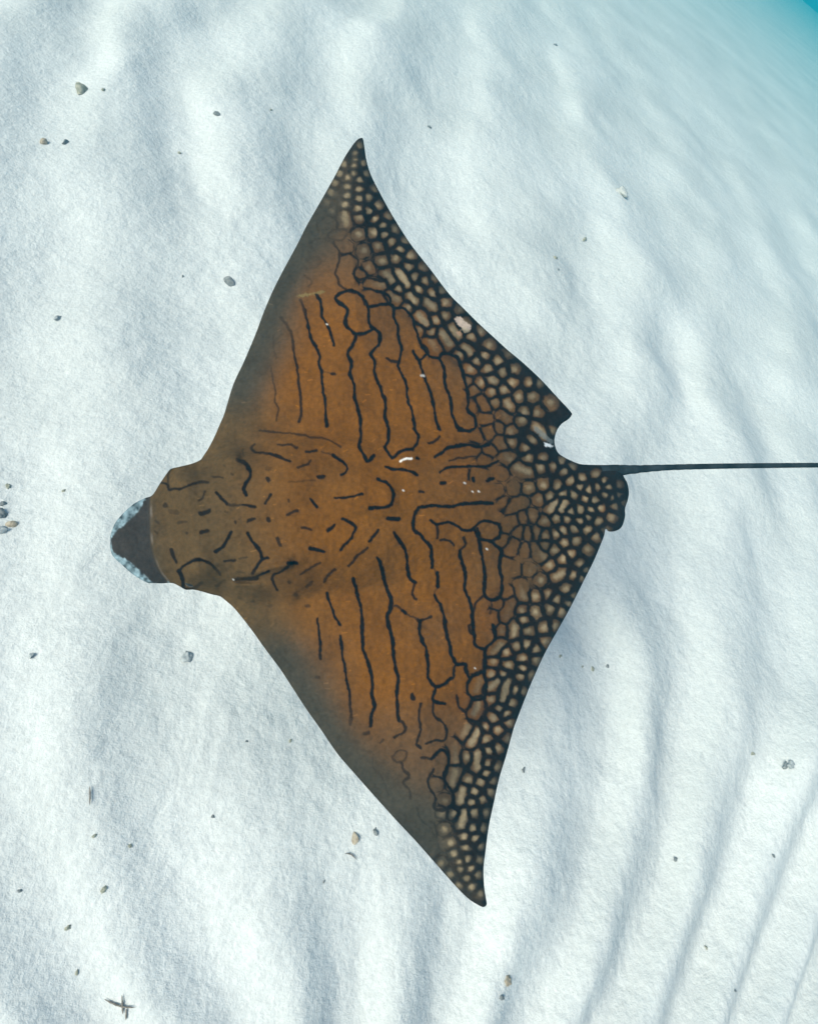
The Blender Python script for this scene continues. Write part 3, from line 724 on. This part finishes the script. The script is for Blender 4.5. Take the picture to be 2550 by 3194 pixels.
M_TWIG = speck_mat('twig', (.13, .11, .09), (.25, .21, .17))
M_PALE = speck_mat('pale_coral', (.40, .40, .37), (.58, .57, .53))

def sand_at(px, py):
    zs = np.linspace(.30, -.40, 1401)                    # first place where the line of sight meets the sand
    d = rays(np.array([float(px)]), np.array([float(py)]))[0]
    Q = CN + d * ((zs - CN[2]) / d[2])[:, None]
    below = Q[:, 2] <= sand_height(Q[:, 0], Q[:, 1])
    p = Q[np.argmax(below)]
    dist = np.linalg.norm(p - CN)
    return p, dist / FPX                                 # point, metres per photograph pixel there

def pebble(px, py, size, mat, label, group=None, name='pebble', aspect=.7, rot=None):
    p, k = sand_at(px, py)
    r = size * k * .42
    sd_ = random.randint(1, 9999)
    o = add_obj(name, blob(name, mat, r, r * aspect, r * .62, 3, .42, sd_, .3))
    o.location = (p[0], p[1], p[2] + r * .12)
    o.rotation_euler = (random.uniform(-.2, .2), random.uniform(-.2, .2), random.uniform(0, 6.3) if rot is None else rot)
    return tag(o, label, name.split('_')[-1] if name != 'pebble' else 'pebble', group)

def shell(px, py, size, mat, label, rot, tilt=.35, span=1.25, two=False):
    """a worn valve: ribbed fan with a hinge and a dished back"""
    p, k = sand_at(px, py)
    L = size * k * .85
    na, nr = 19, 9
    V = []
    for side_ in (0, 1):
        for i in range(nr):
            f = i / (nr - 1)
            for j in range(na):
                a = (j / (na - 1) - .5) * 2 * span
                rib = .03 * math.cos(a * 14) * f
                rr = L * (.08 + .92 * f) * (1 - .20 * (abs(a) / span) ** 2 * f) * (1 + .04 * math.sin(a * 5 + size))
                zz = L * (.34 * math.sin(f * math.pi * .8 + .25) * (1 - .55 * (a / span) ** 2) + rib) - side_ * L * .06
                V.append((rr * math.cos(a) * .95 - L * .5, rr * math.sin(a) * .8, zz))
    V = np.array(V)
    I = np.arange(2 * nr * na).reshape(2, nr, na)
    F = [np.stack([I[0, :-1, :-1], I[0, 1:, :-1], I[0, 1:, 1:], I[0, :-1, 1:]], -1).reshape(-1, 4),
         np.stack([I[1, :-1, :-1], I[1, :-1, 1:], I[1, 1:, 1:], I[1, 1:, :-1]], -1).reshape(-1, 4)]
    def strip(a, b): return np.stack([a[:-1], b[:-1], b[1:], a[1:]], -1)
    F += [strip(I[0, -1], I[1, -1]), strip(I[1, 0], I[0, 0]), strip(I[1, :, -1], I[0, :, -1])[:, ::-1], strip(I[0, :, 0], I[1, :, 0])[:, ::-1]]
    me = mesh_np('shell_fragment', V, np.vstack(F), mat)
    o = add_obj('shell_fragment', me)
    o.location = (p[0], p[1], p[2] - L * .02)
    o.rotation_euler = (tilt * .6, -tilt, rot)
    return tag(o, label, 'shell')

def twig(paths, thick, mat, label, name='twig', lift=.006):
    """paths: polylines in photograph pixels lying on the sand"""
    V, F = [], []
    root = None
    for pth in paths:
        C = catmull(pth, 5)
        pts = []
        for c in C:
            p, k = sand_at(c[0], c[1]); pts.append(p + np.array([0, 0, lift]))
            kk = k
        pts = np.array(pts)
        if root is None: root = pts.mean(0) - np.array([0, 0, lift])
        tan = np.gradient(pts, axis=0)
        n0 = len(V); K = 6
        for i, (p, t) in enumerate(zip(pts, tan)):
            t = t / (np.linalg.norm(t) + 1e-9)
            s_ = np.cross(t, [0, 0, 1]); s_ /= np.linalg.norm(s_) + 1e-9
            u_ = np.cross(s_, t)
            r = thick * kk * .36 * (1 - .95 * abs(2 * i / (len(pts) - 1) - 1) ** 3) * (1 + .2 * math.sin(i * 2.1))
            for q_ in range(K):
                a = q_ / K * 2 * math.pi
                V.append(p + r * (math.cos(a) * s_ + math.sin(a) * u_) - root)
        for i in range(len(pts) - 1):
            for q_ in range(K):
                a, b = n0 + i * K + q_, n0 + i * K + (q_ + 1) % K
                F.append((a, b, b + K, a + K))
    o = add_obj(name, mesh_np(name, np.array(V), np.array(F), mat))
    o.location = tuple(root)
    return tag(o, label, name.split('_')[-1])

shell(257, 281, 38, M_OLIVE, 'olive shell fragment on bright sand with a tiny speck of gravel beside it', 2.4, .5)
shell(717, 881, 36, M_DARK, 'dark broken shell on the sand off the leading edge of the far wing', .4, .6)
shell(1107, 2617, 32, M_TAN, 'tan triangular shell fragment on bright sand below the near wing', -.5, .7)
shell(102, 2045, 30, M_GREY, 'slender grey shell sliver standing in the sand beyond the snout', -1.2, 1.0, .5)
shell(40, 1636, 28, M_TAN, 'small tan shell chip beside a round dark pebble', 1.2, .5)
shell(2440, 2388, 34, M_DARK, 'dark shell valve lying touching a rounder pebble on white sand', 1.7, .8, .7)
pebble(2465, 2385, 26, M_GREY, 'rounded grey pebble touching a dark shell valve on white sand')
pebble(5, 1605, 38, M_DARK, 'round dark pebble beside a small tan shell chip')
pebble(7, 1655, 34, M_GREY, 'rounded blue-grey pebble half sunk in sand near a tan shell chip')
pebble(205, 447, 20, M_DARK, 'oblong dark pebble next to a light tan shell chip', aspect=.5, rot=1.1)
shell(136, 445, 26, M_TAN, 'light tan shell chip next to an oblong dark pebble', .9, .4, .7)
pebble(180, 994, 22, M_GREY, 'grey pointed pebble alone on bright sand off the far wing', aspect=.6)
pebble(676, 356, 18, M_DARK, 'dark pebble on pale sand beyond the tip of the far wing', aspect=.8)
pebble(583, 2052, 30, M_GREY, 'low blue-grey stone half buried in the sand off the near leading edge', aspect=1.3)
pebble(1170, 2594, 20, M_DARK, 'dark pebble between the near wing and a tan triangular shell')
pebble(1582, 3056, 28, M_TAN, 'tan-grey stone on a bright ripple beyond the near wing tip', aspect=.8)
pebble(1935, 602, 34, M_PALE, 'low pale coral lump with a dimpled top on the sand behind the far wing', name='coral_lump', aspect=1.2)
pebble(1632, 2402, 17, M_DARK, 'small dark chip in the shaded sand off the near trailing edge', aspect=.5, rot=1.0)
twig([[(281, 2452), (282, 2480), (281, 2512)]], 5, M_TWIG, 'single straight thin brown twig lying on bright sand')
twig([[(326, 3114), (352, 3127), (385, 3138), (425, 3141)], [(381, 3100), (383, 3138), (384, 3162)], [(395, 3142), (394, 3180)]], 5.5, M_TWIG, 'grey branching twig crossed over itself on the sand')
twig([[(1074, 2662), (1092, 2664), (1112, 2682)]], 4.5, M_TWIG, 'bent pale brown twig beside the tan triangular shell')
G1 = 'tiny dark grains scattered on the sand'
NEAR = {(322, 281): 'tiny grain of gravel beside the olive shell fragment', (26, 1516): 'small dark grain of gravel a little way from the round dark pebble', (8, 1572): 'small dark grain of gravel right beside the round dark pebble',
        (294, 2607): 'small dark grain of gravel off the lower end of the straight thin twig', (407, 2638): 'tiny grain of gravel out to the side of the straight thin twig',
        (1847, 2086): 'largest of a short row of dark grains off the near trailing edge', (1815, 2079): 'tiny grain next to the largest in a row, on its wing side', (1893, 2078): 'tiny grain next to the largest in a row, on its side away from the wing',
        (1746, 2046): 'dark grain of gravel closest to the near trailing edge', (1563, 3112): 'small dark grain beside the tan-grey stone', (240, 3033): 'tiny dark grain just above the crossed branching twig',
        (2344, 2351): 'small dark grain on bright sand between the dark shell valve and the near wing', (1820, 748): 'largest dark grain on the sand behind the far trailing edge', (560, 478): 'tiny dark grain on the sand off the tip of the far wing'}
for x, y, s_ in [(322, 281, 10), (560, 478, 9), (845, 343, 9), (8, 1572, 16), (26, 1516, 14), (200, 1531, 10), (294, 2607, 14), (407, 2638, 11), (325, 2774, 18), (240, 3033, 10), (212, 2893, 14), (665, 2547, 10), (905, 2311, 11),
                 (1847, 2086, 16), (1815, 2079, 9), (1893, 2078, 10), (1746, 2046, 12), (1730, 805, 12), (1820, 748, 18), (1740, 842, 9), (1730, 141, 9), (1338, 397, 12), (2344, 2351, 13), (1563, 3112, 14), (2200, 2957, 11), (2105, 2681, 13), (2410, 2670, 10), (570, 862, 8), (770, 2312, 9), (62, 2778, 9), (1010, 2130 + 620, 8), (2290, 3090, 9)]:
    pebble(x, y, s_ * 1.1, M_DARK if (x + y) % 3 else M_OLIVE, NEAR.get((x, y), 'tiny dark grain of gravel lying alone on the pale sand'), G1, aspect=random.uniform(.5, .9))

# ------------------------------------------------------------------ water between the lens and the things
def build_haze():
    import bmesh
    bm = bmesh.new()
    bmesh.ops.create_cube(bm, size=1)
    for v in bm.verts:
        v.co = Vector((v.co.x * 190, v.co.y * 190, -9.5 if v.co.z < 0 else CAM_H + .35))
    me = bpy.data.meshes.new('haze'); bm.to_mesh(me); bm.free()
    m = bpy.data.materials.new('sea_water'); m.use_nodes = True
    nt = m.node_tree; nt.nodes.clear()
    pv = nt.nodes.new('ShaderNodeVolumePrincipled')
    pv.inputs['Color'].default_value = (.012, .48, .71, 1)
    pv.inputs['Absorption Color'].default_value = (.10, .50, .70, 1)
    pv.inputs['Density'].default_value = HAZE
    pv.inputs['Anisotropy'].default_value = 0.0
    out = nt.nodes.new('ShaderNodeOutputMaterial')
    nt.links.new(pv.outputs[0], out.inputs['Volume'])
    me.materials.append(m)
    o = add_obj('haze', me)
    tag(o, 'clear blue sea water that veils the distant sand', None, None, 'stuff')
HAZE = 0.040
build_haze()
